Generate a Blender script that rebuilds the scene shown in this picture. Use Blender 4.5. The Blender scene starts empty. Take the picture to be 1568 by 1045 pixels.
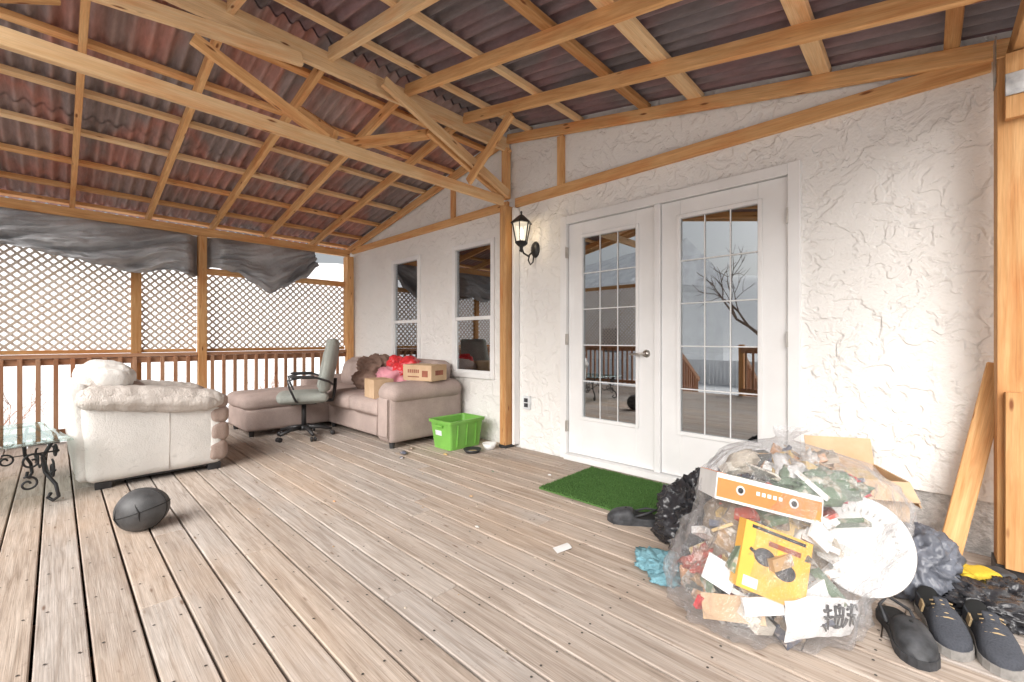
import bpy, bmesh, math, random
from mathutils import Vector, Matrix, Euler, noise
random.seed(11)
S=bpy.context.scene
R=math.radians
# ---------------------------------------------------------------- builder
class MB:
    def __init__(s): s.v=[];s.f=[];s.lc=[];s.m=[];s.sm=[]
    def add(s,vs,fs,M=None,mat=0,rnd=None,smooth=False,lc=None,off=True):
        M=M or Matrix.Identity(4)
        rnd=random.random() if rnd is None else rnd
        o=len(s.v); O=Vector((rnd*37.0,rnd*61.3,rnd*17.7)) if off else Vector((0,0,0))
        for i,p in enumerate(vs):
            p=Vector(p); s.v.append(M@p)
            l=Vector(lc[i]) if lc else p
            l=l+O; s.lc.append((l.x,l.y,l.z,rnd))
        for i,f in enumerate(fs):
            s.f.append([k+o for k in f]); s.m.append(mat if isinstance(mat,int) else mat[i]); s.sm.append(smooth)
    def box(s,c,size,rot=(0,0,0),mat=0,rnd=None,M=None,taper=None):
        hx,hy,hz=size[0]/2,size[1]/2,size[2]/2
        t=taper or 1.0
        vs=[(-hx*t,-hy*t,-hz),(hx*t,-hy*t,-hz),(hx*t,hy*t,-hz),(-hx*t,hy*t,-hz),(-hx,-hy,hz),(hx,-hy,hz),(hx,hy,hz),(-hx,hy,hz)]
        fs=[(0,3,2,1),(4,5,6,7),(0,1,5,4),(1,2,6,5),(2,3,7,6),(3,0,4,7)]
        order=sorted(range(3),key=lambda i:-size[i])
        lc=[tuple(v[i] for i in order) for v in vs]
        T=Matrix.Translation(c)@Euler(rot).to_matrix().to_4x4()
        if M: T=M@T
        s.add(vs,fs,T,mat,rnd,False,lc)
    def b2(s,lo,hi,mat=0,rnd=None,M=None):
        s.box([(a+b)/2 for a,b in zip(lo,hi)],[b-a for a,b in zip(lo,hi)],mat=mat,rnd=rnd,M=M)
    def beam(s,p1,p2,w,h,mat=0,rnd=None,M=None,up=(0,0,1)):
        p1=Vector(p1);p2=Vector(p2);x=(p2-p1);L=x.length;x.normalize()
        up=Vector(up); y=up.cross(x)
        if y.length<1e-4: y=Vector((0,1,0)).cross(x)
        y.normalize(); z=x.cross(y)
        T=Matrix((x,y,z)).transposed().to_4x4(); T.translation=(p1+p2)/2
        if M: T=M@T
        hx,hy,hz=L/2,w/2,h/2
        vs=[(-hx,-hy,-hz),(hx,-hy,-hz),(hx,hy,-hz),(-hx,hy,-hz),(-hx,-hy,hz),(hx,-hy,hz),(hx,hy,hz),(-hx,hy,hz)]
        fs=[(0,3,2,1),(4,5,6,7),(0,1,5,4),(1,2,6,5),(2,3,7,6),(3,0,4,7)]
        s.add(vs,fs,T,mat,rnd)
    def tube(s,pts,r,n=8,mat=0,M=None,rnd=None,closed=False):
        pts=[Vector(p) for p in pts]; vs=[];fs=[];N=len(pts)
        rr=r if isinstance(r,(list,tuple)) else [r]*N
        prev=None
        for i,p in enumerate(pts):
            a=pts[(i-1)%N] if (i>0 or closed) else p; b=pts[(i+1)%N] if (i<N-1 or closed) else p
            t=(b-a).normalized()
            if prev is None:
                q=t.cross(Vector((0,0,1)))
                if q.length<.05: q=t.cross(Vector((0,1,0)))
            else: q=prev-t*prev.dot(t)
            q.normalize(); prev=q; w=t.cross(q)
            for k in range(n):
                a=2*math.pi*k/n; vs.append(p+q*math.cos(a)*rr[i]+w*math.sin(a)*rr[i])
        for i in range(N if closed else N-1):
            j=(i+1)%N
            for k in range(n): fs.append((i*n+k,i*n+(k+1)%n,j*n+(k+1)%n,j*n+k))
        if not closed: fs.append(tuple(range(n-1,-1,-1))); fs.append(tuple((N-1)*n+k for k in range(n)))
        s.add(vs,fs,M,mat,rnd,True)
    def lathe(s,prof,c=(0,0,0),n=24,mat=0,M=None,rnd=None,smooth=True,sc=(1,1)):
        vs=[];fs=[]
        for (r,z) in prof:
            for k in range(n):
                a=2*math.pi*k/n; vs.append((c[0]+r*math.cos(a)*sc[0],c[1]+r*math.sin(a)*sc[1],c[2]+z))
        for i in range(len(prof)-1):
            for k in range(n): fs.append((i*n+k,i*n+(k+1)%n,(i+1)*n+(k+1)%n,(i+1)*n+k))
        s.add(vs,fs,M,mat,rnd,smooth)
    def rbox(s,c,half,r,rot=(0,0,0),seg=14,puff=(0,0,0),wr=0,wf=5,mat=0,M=None,rnd=None,fn=None,seed=None,ws=(1,1,1)):
        seed=random.random()*50 if seed is None else seed
        idx={};vs=[];fs=[]
        def V(i,j,k):
            key=(i,j,k)
            if key not in idx:
                e=lambda q:math.copysign(abs(2*q/seg-1)**.8,2*q/seg-1)
                u,v,w=e(i),e(j),e(k)
                p=Vector((u*half[0],v*half[1],w*half[2]))
                q=Vector([max(-(h-r),min(h-r,a)) for a,h in zip(p,half)])
                d=p-q
                if d.length>1e-9: d.normalize()
                P=q+d*r
                if abs(u)>.999: P.x+=math.copysign(puff[0]*(1-v*v)*(1-w*w),u)
                if abs(v)>.999: P.y+=math.copysign(puff[1]*(1-u*u)*(1-w*w),v)
                if abs(w)>.999: P.z+=math.copysign(puff[2]*(1-v*v)*(1-u*u),w)
                if wr:
                    sp=Vector((P.x*ws[0],P.y*ws[1],P.z*ws[2]))*wf+Vector((seed,seed*2,seed*3))
                    nn=(.6-abs(noise.noise(sp))*1.6)*.6+noise.noise(sp*2.3)*.35+(.3-abs(noise.noise(sp*3.1)))*.3
                    P+=d*wr*nn
                if fn: P=fn(P)
                idx[key]=len(vs); vs.append(P)
            return idx[key]
        n=seg
        for a in range(n):
            for b in range(n):
                fs.append((V(a,b,0),V(a,b+1,0),V(a+1,b+1,0),V(a+1,b,0)))
                fs.append((V(a,b,n),V(a+1,b,n),V(a+1,b+1,n),V(a,b+1,n)))
                fs.append((V(a,0,b),V(a+1,0,b),V(a+1,0,b+1),V(a,0,b+1)))
                fs.append((V(a,n,b),V(a,n,b+1),V(a+1,n,b+1),V(a+1,n,b)))
                fs.append((V(0,a,b),V(0,a,b+1),V(0,a+1,b+1),V(0,a+1,b)))
                fs.append((V(n,a,b),V(n,a+1,b),V(n,a+1,b+1),V(n,a,b+1)))
        T=Matrix.Translation(c)@Euler(rot).to_matrix().to_4x4()
        if M: T=M@T
        s.add(vs,fs,T,mat,rnd,True)
    def crumple(s,c,half,amp=.25,freq=2.2,rot=(0,0,0),mat=0,rnd=None,M=None,sub=4,floor=None,sharp=1.0):
        bm=bmesh.new(); bmesh.ops.create_icosphere(bm,subdivisions=sub,radius=1)
        sd=random.random()*90; vs=[]
        for v in bm.verts:
            p=v.co.copy(); q=p*freq+Vector((sd,sd*.7,sd*1.3))
            d=noise.noise(q*.6)*.8+(.35-abs(noise.noise(q*1.3)))*1.3*sharp+(.3-abs(noise.noise(q*2.9)))*.6*sharp+noise.noise(q*5)*.15
            p=p*(1+amp*d); vs.append(Vector((p.x*half[0],p.y*half[1],p.z*half[2])))
        fs=[[w.index for w in f.verts] for f in bm.faces]; bm.free()
        T=Matrix.Translation(c)@Euler(rot).to_matrix().to_4x4()
        if M: T=M@T
        vs=[T@p for p in vs]
        if floor is not None:
            for p in vs:
                if p.z<floor: p.z=floor+.001*random.random()
        s.add(vs,fs,None,mat,rnd,True)
    def sheet(s,fn,nu,nv,mat=0,smooth=True,rnd=None,M=None):
        vs=[fn(i/nu,j/nv) for j in range(nv+1) for i in range(nu+1)]
        fs=[(j*(nu+1)+i,j*(nu+1)+i+1,(j+1)*(nu+1)+i+1,(j+1)*(nu+1)+i) for j in range(nv) for i in range(nu)]
        s.add(vs,fs,M,mat,rnd,smooth)
    def obj(s,name,mats,parent=None,bevel=0,seg=1,solid=0,loc=None,rotz=None):
        me=bpy.data.meshes.new(name); me.from_pydata([tuple(v) for v in s.v],[],s.f)
        for m in mats: me.materials.append(m)
        me.polygons.foreach_set('material_index',s.m); me.polygons.foreach_set('use_smooth',s.sm)
        at=me.color_attributes.new('lc','FLOAT_COLOR','POINT')
        at.data.foreach_set('color',[c for l in s.lc for c in l])
        me.update()
        o=bpy.data.objects.new(name,me); S.collection.objects.link(o)
        if parent: o.parent=parent
        if loc: o.location=loc
        if rotz is not None: o.rotation_euler=(0,0,rotz)
        if solid:
            md=o.modifiers.new('s','SOLIDIFY'); md.thickness=solid; md.offset=0
        if bevel:
            md=o.modifiers.new('b','BEVEL'); md.width=bevel; md.segments=seg; md.limit_method='ANGLE'
        return o
def empty(name,loc=(0,0,0),rotz=0):
    o=bpy.data.objects.new(name,None); S.collection.objects.link(o); o.location=loc; o.rotation_euler=(0,0,rotz); o.empty_display_size=.1
    return o
# ---------------------------------------------------------------- materials
class NT:
    def __init__(s,name):
        s.m=bpy.data.materials.new(name); s.m.use_nodes=True; s.t=s.m.node_tree; s.n=s.t.nodes
        s.b=s.n['Principled BSDF']; s.out=s.n['Material Output']
    def N(s,ty,props=None,**inp):
        n=s.n.new(ty)
        for k,v in (props or {}).items(): setattr(n,k,v)
        for k,v in inp.items():
            k=k.replace('_',' '); s.set(n.inputs[k],v)
        return n
    def set(s,sock,v):
        if isinstance(v,bpy.types.NodeSocket): s.t.links.new(v,sock)
        else: sock.default_value=v
    def attr(s): return s.N('ShaderNodeAttribute',{'attribute_name':'lc'})
    def obj(s): return s.N('ShaderNodeTexCoord').outputs['Object']
    def map(s,vec,sc,loc=(0,0,0),rot=(0,0,0)):
        n=s.N('ShaderNodeMapping'); s.set(n.inputs['Vector'],vec); n.inputs['Scale'].default_value=sc; n.inputs['Location'].default_value=loc; n.inputs['Rotation'].default_value=rot
        return n.outputs[0]
    def noise(s,vec,scale,detail=4,rough=.55,dist=0,out='Fac'):
        n=s.N('ShaderNodeTexNoise'); s.set(n.inputs['Vector'],vec); n.inputs['Scale'].default_value=scale; n.inputs['Detail'].default_value=min(detail,4); n.inputs['Roughness'].default_value=rough; n.inputs['Distortion'].default_value=dist
        return n.outputs[out]
    def vor(s,vec,scale,feature='F1',out='Distance'):
        n=s.N('ShaderNodeTexVoronoi',{'feature':feature}); s.set(n.inputs['Vector'],vec); n.inputs['Scale'].default_value=scale
        return n.outputs[out]
    def ramp(s,fac,stops,interp='LINEAR'):
        n=s.N('ShaderNodeValToRGB'); s.set(n.inputs[0],fac); cr=n.color_ramp; cr.interpolation=interp
        while len(cr.elements)<len(stops): cr.elements.new(.5)
        for e,(p,c) in zip(cr.elements,stops):
            e.position=p; e.color=(c,c,c,1) if isinstance(c,(int,float)) else (*c,1)
        return n.outputs[0]
    def mix(s,a,b,fac,mode='MIX'):
        n=s.N('ShaderNodeMix',{'data_type':'RGBA','blend_type':mode})
        s.set(n.inputs[0],fac)
        for k,v in ((6,a),(7,b)): s.set(n.inputs[k],(*v,1) if isinstance(v,tuple) and len(v)==3 else v)
        return n.outputs[2]
    def math(s,op,a,b=0):
        n=s.N('ShaderNodeMath',{'operation':op}); s.set(n.inputs[0],a); s.set(n.inputs[1],b); return n.outputs[0]
    def bump(s,h,strength=.3,dist=.01,normal=None):
        n=s.N('ShaderNodeBump'); s.set(n.inputs['Height'],h); n.inputs['Strength'].default_value=strength; n.inputs['Distance'].default_value=dist
        if normal is not None: s.set(n.inputs['Normal'],normal)
        s.t.links.new(n.outputs[0],s.b.inputs['Normal']); return n.outputs[0]
    def base(s,c): s.set(s.b.inputs['Base Color'],(*c,1) if isinstance(c,tuple) else c)
    def P(s,**k):
        for a,v in k.items(): s.set(s.b.inputs[a.replace('_',' ')],v)
def simple(name,col,rough=.6,var=.12,scale=8,bump=.15,bd=.004,metal=0,spec=.5,bscale=40):
    t=NT(name); o=t.obj(); n=t.noise(o,scale,5)
    d=tuple(c*(1-var*2) for c in col); l=tuple(min(1,c*(1+var)) for c in col)
    t.base(t.ramp(n,[(.3,d),(.7,l)]))
    t.P(Roughness=rough,Metallic=metal); t.set(t.b.inputs['Specular IOR Level'],spec)
    if bump: t.bump(t.noise(o,bscale,4),bump,bd)
    return t.m
def wood(name,lo,hi,knot=(.20,.07,.025),tint=.35,dark=.72,knots=True,rough=.7,bs=.25,blotch=(.9,.55,.35)):
    t=NT(name); a=t.attr(); v=a.outputs['Vector']; al=a.outputs['Alpha']
    g=t.noise(t.map(v,(1.0,13,13)),2.2,6,.6,.9)
    c=t.ramp(g,[(.3,lo),(.7,hi)])
    fg=t.noise(t.map(v,(2.5,90,90)),3,3,.6)
    c=t.mix(c,t.ramp(fg,[(.3,dark),(.65,1.0)]),.7,'MULTIPLY')
    c=t.mix(c,t.ramp(al,[(0,(1-tint,(1-tint)*.93,(1-tint)*.85)),(.5,(1,1,1)),(1,(1-tint*.2,)*3)]),1,'MULTIPLY')
    c=t.mix(c,blotch,t.ramp(t.noise(t.map(v,(1.2,5,5)),1.6,4),[(.5,0.0),(.75,.7)]),'MULTIPLY')
    if knots:
        k=t.vor(t.map(v,(3.4,13,13)),1.0); km=t.ramp(k,[(.06,1.0),(.13,0.0)])
        c=t.mix(c,knot,km)
    t.base(c); t.P(Roughness=rough); t.set(t.b.inputs['Specular IOR Level'],.3)
    t.bump(fg,bs,.002)
    return t.m
# timber
m_tim=wood('timber_cedar',(.68,.35,.135),(.90,.56,.27),tint=.36)
m_timl=wood('timber_pale',(.80,.51,.26),(.93,.70,.43),tint=.2)
m_rail=wood('timber_rail_brown',(.40,.21,.12),(.58,.34,.21),tint=.3)
m_lat=wood('lattice_wood',(.70,.60,.52),(.84,.76,.68),tint=.12,knots=False,blotch=(.95,.88,.82))
# deck
t=NT('deck_weathered'); a=t.attr(); v=a.outputs['Vector']; al=a.outputs['Alpha']; o=t.obj()
g=t.noise(t.map(v,(.8,13,13)),2.4,7,.62,1.1)
c=t.ramp(g,[(.22,(.31,.25,.205)),(.45,(.50,.43,.375)),(.72,(.67,.605,.55))])
fg=t.noise(t.map(v,(1.6,85,85)),3,4,.65)
c=t.mix(c,t.ramp(fg,[(.3,.58),(.62,1.0)]),.8,'MULTIPLY')
c=t.mix(c,t.ramp(al,[(0,(.80,.78,.77)),(.3,(1,.94,.88)),(.6,(.90,.91,.93)),(1,(1.0,1.0,1.0))]),1,'MULTIPLY')
big=t.noise(t.map(o,(.5,1,1)),1.3,5,.6)
c=t.mix(c,(.55,.385,.26),t.ramp(big,[(.5,0.0),(.8,.55)]))
k=t.vor(t.map(v,(3.4,16,16)),1.0); c=t.mix(c,(.17,.105,.07),t.ramp(k,[(.04,.85),(.11,0.0)]))
sp=t.noise(o,22,4,.75); c=t.mix(c,(.24,.18,.15),t.ramp(sp,[(.60,0.0),(.75,.6)]))
t.base(c); t.P(Roughness=.75); t.set(t.b.inputs['Specular IOR Level'],.25)
t.bump(t.math('ADD',fg,t.math('MULTIPLY',g,1.0)),.4,.003); m_deck=t.m
# stucco
t=NT('stucco_white'); o=t.obj()
n1=t.noise(o,4.5,4,.5,.5); n2=t.noise(t.map(o,(1,1,1),(4,2,7)),9,4,.5,.7)
h1=t.ramp(n1,[(.44,0.0),(.49,.8),(.62,1.0)]); h2=t.ramp(n2,[(.47,0.0),(.53,1.0)])
hh=t.math('ADD',h1,t.math('MULTIPLY',h2,.6)); hh=t.math('ADD',hh,t.math('MULTIPLY',t.noise(o,60,3),.6))
t.base(t.ramp(t.noise(o,1.2,4),[(.3,(.80,.785,.76)),(.7,(.86,.85,.83))]))
t.P(Roughness=.85); t.bump(hh,.75,.010); m_stucco=t.m
m_skirt=simple('skirt_grey',(.66,.65,.64),.9,.15,30,.8,.02,bscale=60)
m_white=simple('white_paint',(.83,.83,.83),.35,.03,3,.02)
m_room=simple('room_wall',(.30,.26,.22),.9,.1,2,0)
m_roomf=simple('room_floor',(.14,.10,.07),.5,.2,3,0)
m_blind=simple('blind_fabric',(.80,.80,.82),.8,.05,3,0)
# glass
t=NT('window_glass'); tr=t.N('ShaderNodeBsdfTransparent',Color=(.62,.66,.66,1)); gl=t.N('ShaderNodeBsdfGlossy',Color=(.95,.97,1,1),Roughness=.012)
fr=t.N('ShaderNodeFresnel',IOR=1.6); mx=t.N('ShaderNodeMixShader'); t.set(mx.inputs[0],t.math('ADD',t.math('MULTIPLY',fr.outputs[0],.7),.30))
t.t.links.new(tr.outputs[0],mx.inputs[1]); t.t.links.new(gl.outputs[0],mx.inputs[2]); t.t.links.new(mx.outputs[0],t.out.inputs[0]); m_glass=t.m
t=NT('table_glass'); tr=t.N('ShaderNodeBsdfTransparent',Color=(.80,.87,.85,1)); gl=t.N('ShaderNodeBsdfGlossy',Color=(.9,1,.98,1),Roughness=.05)
mx=t.N('ShaderNodeMixShader'); mx.inputs[0].default_value=.35
t.t.links.new(tr.outputs[0],mx.inputs[1]); t.t.links.new(gl.outputs[0],mx.inputs[2]); t.t.links.new(mx.outputs[0],t.out.inputs[0]); m_tglass=t.m
# roof sheets
def roofmat(name,A,B,C):
    t=NT(name); o=t.obj(); p=t.ramp(t.noise(t.map(o,(.6,1.6,1)),1.3,3,.5),[(.40,A),(.50,B),(.62,C)])
    p=t.mix(p,t.ramp(t.noise(t.map(o,(3,14,5)),2,4,.7),[(.3,.55),(.7,1.0)]),.75,'MULTIPLY')
    t.base(p); t.P(Roughness=.75); t.bump(t.noise(o,70,4),.3,.004); return t.m
m_roofL=roofmat('corrugated_sheet_red',(.33,.26,.25),(.52,.255,.21),(.40,.29,.27))
m_roofR=roofmat('corrugated_sheet_purple',(.215,.19,.205),(.28,.175,.19),(.235,.205,.22))
m_iron=simple('black_iron',(.035,.035,.038),.45,.2,20,.2,.002,metal=.3)
m_metal=simple('galvanised',(.45,.46,.47),.4,.2,20,.1,.002,metal=.8)
m_nick=simple('nickel',(.55,.52,.48),.28,.1,20,0,metal=.9)
# tarp
t=NT('tarp_grey'); o=t.obj(); t.base(t.ramp(t.noise(o,2.2,4),[(.3,(.25,.255,.27)),(.55,(.36,.365,.38)),(.8,(.52,.52,.54))])); t.P(Roughness=.5); t.bump(t.noise(o,9,4,.6,1.0),.5,.03); m_tarp=t.m
def leather(name,col,rough=.45,cr=.3):
    t=NT(name); o=t.obj(); n=t.noise(o,3.2,6); t.base(t.mix(t.ramp(n,[(.3,tuple(c*.82 for c in col)),(.7,col)]),tuple(c*.55 for c in col),t.ramp(t.noise(o,12,4,.7,1.5),[(.58,0.0),(.75,.5)])))
    t.P(Roughness=rough); h=t.math('ADD',t.vor(o,110),t.math('MULTIPLY',t.noise(o,14,4,.6,1.2),2.5)); t.bump(h,cr,.006); return t.m
m_lw=leather('leather_white',(.74,.72,.69)); m_lb=leather('leather_beige',(.58,.53,.49),.5,.6); m_lbr=leather('leather_brown',(.36,.27,.23))
def fabric(name,col,s=180):
    t=NT(name); o=t.obj(); n=t.noise(o,4,4); t.base(t.mix(t.ramp(n,[(.3,tuple(c*.78 for c in col)),(.7,tuple(min(1,c*1.08) for c in col))]),tuple(c*.6 for c in col),t.ramp(t.noise(o,s,2),[(.45,0.0),(.7,.6)])))
    t.P(Roughness=.95); t.set(t.b.inputs['Specular IOR Level'],.15); t.bump(t.math('ADD',t.noise(o,s,2),t.math('MULTIPLY',t.noise(o,10,4),2.0)),.4,.006); return t.m
m_sofa=fabric('sofa_taupe',(.51,.41,.375)); m_och=fabric('office_fabric',(.37,.39,.36)); m_blk=simple('black_plastic',(.035,.035,.038),.4,.2,15,.1)
m_brownb=fabric('blanket_brown',(.30,.20,.16)); m_red=simple('red_plastic',(.68,.04,.05),.35,.15,6,.2); m_pink=simple('pink_cloth',(.72,.30,.36),.6,.15,6,.2)
t=NT('cardboard'); o=t.obj(); t.base(t.ramp(t.noise(o,6,4),[(.3,(.52,.35,.21)),(.7,(.66,.48,.32))])); t.P(Roughness=.85); t.bump(t.noise(t.map(o,(1,1,1)),40,3),.2,.003); m_card=t.m
m_cardd=simple('carton_print',(.32,.11,.07),.8,.2,10,0)
m_green=simple('green_plastic',(.20,.48,.09),.35,.1,4,.05); m_label=simple('label',(.75,.78,.8),.6,.1,30,0)
# turf
t=NT('turf'); o=t.obj(); t.base(t.ramp(t.noise(o,120,3),[(.3,(.035,.09,.02)),(.6,(.09,.20,.045)),(.8,(.20,.32,.11))])); t.P(Roughness=.9); m_turf=t.m
m_ball=simple('ball_rubber',(.075,.075,.078),.5,.25,10,.5,.003,bscale=220); m_seam=simple('ball_seam',(.012,.012,.012),.6,.1,10,0)
m_cloth=fabric('teal_cloth',(.22,.42,.49)); m_bagb=simple('black_bag',(.035,.035,.04),.22,.2,8,.6,.01,bscale=25); m_bagg=simple('grey_bag',(.14,.15,.18),.3,.2,8,.6,.01,bscale=25)
m_yel=fabric('yellow_glove',(.75,.52,.06)); m_paper=simple('paper',(.82,.82,.82),.7,.04,9,0); m_orange=simple('orange_print',(.85,.24,.06),.5,.08,9,0); m_yo=simple('yellow_print',(.85,.46,.08),.45,.06,9,0)
m_foam=simple('foam_white',(.84,.84,.83),.5,.04,9,.2); m_shoe=simple('shoe_dark',(.05,.052,.058),.6,.3,25,.3); m_shoeg=fabric('shoe_mesh',(.075,.08,.095)); m_sole=simple('sole',(.30,.285,.27),.7,.2,20,.2); m_in=simple('shoe_lining',(.015,.015,.015),.9,.1,10,0); m_tan=simple('tan_patch',(.45,.33,.18),.6,.1,10,0)
# litter palette
t=NT('litter'); a=t.attr(); v=a.outputs['Vector']; pal=[(.70,.66,.58),(.45,.30,.17),(.78,.77,.75),(.12,.13,.12),(.50,.10,.07),(.75,.74,.73),(.16,.22,.15),(.66,.48,.22),(.10,.11,.15),(.62,.55,.45),(.60,.33,.18),(.8,.8,.78),(.30,.24,.18),(.72,.70,.66)]
c=t.ramp(a.outputs['Alpha'],[(i/len(pal),p) for i,p in enumerate(pal)],'CONSTANT')
v2=t.ramp(t.noise(t.map(v,(30,30,60)),1.4,3),[(.35,(.12,.11,.11)),(.5,(.55,.42,.32)),(.62,(.75,.73,.70))]); c2=t.mix(c,v2,t.ramp(t.noise(v,14,3),[(.54,0.0),(.59,.6)]))
t.base(c2); t.P(Roughness=.5); t.bump(t.noise(v,30,3),.3,.004); m_lit=t.m
# clear plastic bag
t=NT('clear_plastic'); o=t.obj(); tr=t.N('ShaderNodeBsdfTransparent',Color=(.97,.97,.98,1)); gl=t.N('ShaderNodeBsdfGlossy',Color=(1,1,1,1),Roughness=.14); df=t.N('ShaderNodeBsdfDiffuse',Color=(.85,.86,.88,1))
bn=t.N('ShaderNodeBump'); t.set(bn.inputs['Height'],t.math('ADD',t.noise(t.map(o,(1,1,.6)),11,4,.65,1.6),t.math('MULTIPLY',t.noise(o,34,3,.6,1.0),.4))); bn.inputs['Strength'].default_value=.9; bn.inputs['Distance'].default_value=.03
for q in (gl,df): t.t.links.new(bn.outputs[0],q.inputs['Normal'])
m2=t.N('ShaderNodeMixShader'); m2.inputs[0].default_value=.5; t.t.links.new(df.outputs[0],m2.inputs[1]); t.t.links.new(gl.outputs[0],m2.inputs[2])
lw=t.N('ShaderNodeLayerWeight',Blend=.35); t.t.links.new(bn.outputs[0],lw.inputs['Normal'])
m3=t.N('ShaderNodeMixShader'); t.set(m3.inputs[0],t.math('ADD',t.math('MULTIPLY',lw.outputs['Facing'],.40),t.ramp(t.noise(o,5,4,.6,1.5),[(.45,.04),(.72,.18)])))
t.t.links.new(tr.outputs[0],m3.inputs[1]); t.t.links.new(m2.outputs[0],m3.inputs[2]); t.t.links.new(m3.outputs[0],t.out.inputs[0]); m_clear=t.m
# snow
t=NT('snow'); o=t.obj(); t.base(t.ramp(t.noise(o,.35,4),[(.3,(.84,.85,.87)),(.7,(.90,.905,.91))])); t.P(Roughness=.8); t.bump(t.noise(o,1.3,4),.4,.1); m_snow=t.m
m_dark=simple('under_deck_shade',(.03,.025,.02),1,.2,3,0); m_bark=simple('bark',(.16,.10,.07),.9,.2,20,.3); m_twig=simple('twig_red',(.50,.27,.17),.9,.2,20,0)
m_siding=simple('siding',(.86,.87,.88),.7,.05,2,0); m_shing=simple('snowy_shingle',(.84,.85,.87),.8,.1,2,.2); m_dglass=simple('far_glass',(.16,.19,.22),.1,.2,2,0)
m_blue=simple('blue_plastic',(.03,.22,.50),.4,.1,5,0); m_screw=simple('screw',(.05,.045,.04),.5,.1,5,0)
# ---------------------------------------------------------------- setting
XL,XR,YF=-6.72,2.6,-2.6
b=MB(); b.add([(-300,-300,0),(300,-300,0),(300,300,0),(-300,300,0)],[(0,1,2,3)],off=False); g=b.obj('snow_ground',[m_snow]); g.location=(0,0,-.75)
# added snow-covered rise (west to south), a bright backdrop hiding the dull horizon sky
b=MB()
def backdrop_rise(u,v):
    a=R(120+u*190); r=17+v*60; x=-3+r*math.cos(a); y=r*math.sin(a); k=min(1,v*60/22); k=k*k*(3-2*k); e=min(1,min(u,1-u)*8)
    return (x,y,-.80+k*e*(8.0+2.0*noise.noise(Vector((x*.05,y*.05,2)))+.6*noise.noise(Vector((x*.2,y*.2,5)))))
b.sheet(backdrop_rise,90,36); b.obj('added_snow_backdrop',[m_snow])
# deck
dk=empty('wooden_deck')
b=MB(); sc=MB(); y=3.262; row=0
while y>YF:
    x=XL-.0; first=True; L=random.choice([1.4,2.2,3.0,3.6,4.2])
    while x<XR:
        x2=min(XR,x+L)
        if XR-x2<.5: x2=XR
        b.box(((x+x2)/2,y-.069,-.019+random.uniform(-.0015,.0015)),(x2-x-.004,.1365-random.uniform(0,.002),.038))
        x=x2; L=random.choice([3.0,3.66,4.2,4.8])
    xx=XL+.1
    while xx<XR:
        for dy in (.028,.11):
            px=xx+random.uniform(-.008,.008); py=y-dy+random.uniform(-.004,.004); r=.005
            sc.add([(px+r*math.cos(k*math.pi/3),py+r*math.sin(k*math.pi/3),.0025) for k in range(6)],[tuple(range(6))])
        xx+=.406
    y-=.1445; row+=1
b.obj('boards',[m_deck],dk,bevel=.004); sc.obj('screws',[m_screw],dk)
b=MB(); b.b2((XL,YF,-.22),(XR,3.26,-.20),0)  # added dark sheet: stands in for shade in the board gaps, hides snow
x=XL+.1
while x<XR: b.b2((x-.019,YF+.05,-.195),(x+.019,3.25,-.041),1); x+=.406
b.b2((XL,YF-.04,-.24),(XR,YF-.002,-.04),1); b.b2((XL-.04,YF-.04,-.24),(XL-.002,3.26,-.04),1)
for px in (-6.5,-4.5,-2.5,-.5,1.5):
    for py in (YF+.2,0,2.9): b.b2((px-.07,py-.07,-.9),(px+.07,py+.07,-.222),1)
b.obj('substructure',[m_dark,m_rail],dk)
# house
hs=empty('stucco_house'); W=3.28
ops=[(-5.44,-4.78,.68,2.19),(-4.08,-3.39,.68,2.19),(-2.44,-.61,.04,2.21)]
xs=sorted({-6.78,3.2,-.55}|{o_[0] for o_ in ops}|{o_[1] for o_ in ops}); zs=sorted({-.75,.04,.27,.68,2.19,2.21,3.6})
b=MB()
for i in range(len(xs)-1):
    for j in range(len(zs)-1):
        cx,cz=(xs[i]+xs[i+1])/2,(zs[j]+zs[j+1])/2
        if any(o_[0]<cx<o_[1] and o_[2]<cz<o_[3] for o_ in ops): continue
        mt=1 if (cx>-.58 and cz<.27) else 0; yy=W+.03 if mt else W
        b.add([(xs[i],yy,zs[j]),(xs[i+1],yy,zs[j]),(xs[i+1],yy,zs[j+1]),(xs[i],yy,zs[j+1])],[(0,1,2,3)],mat=mt,off=False)
b.add([(-.55,W,.27),(3.2,W,.27),(3.2,W+.03,.27),(-.55,W+.03,.27)],[(0,1,2,3)],off=False)
for (a0,a1,z0,z1) in ops:
    D=W+.14
    b.add([(a0,W,z0),(a0,D,z0),(a0,D,z1),(a0,W,z1)],[(0,1,2,3)]); b.add([(a1,W,z0),(a1,D,z0),(a1,D,z1),(a1,W,z1)],[(3,2,1,0)])
    b.add([(a0,W,z0),(a1,W,z0),(a1,D,z0),(a0,D,z0)],[(0,1,2,3)]); b.add([(a0,W,z1),(a1,W,z1),(a1,D,z1),(a0,D,z1)],[(3,2,1,0)])
for q in ([(-6.78,W,-.75),(-6.78,12,-.75),(-6.78,12,3.6),(-6.78,W,3.6)],[(3.2,W,-.75),(3.2,12,-.75),(3.2,12,3.6),(3.2,W,3.6)],[(-6.78,12,-.75),(3.2,12,-.75),(3.2,12,3.6),(-6.78,12,3.6)]):
    b.add(q,[(0,1,2,3)],off=False)
b.obj('walls',[m_stucco,m_skirt],hs)
b=MB(); b.add([(-7.1,2.9,3.6),(3.5,2.9,3.6),(3.5,7.7,5.2),(-7.1,7.7,5.2),(3.5,12.4,3.6),(-7.1,12.4,3.6)],[(0,1,2,3),(3,2,4,5)]); b.obj('house_roof',[m_shing],hs,solid=.15)
b=MB(); y0,y1=W+.15,W+4
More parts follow.
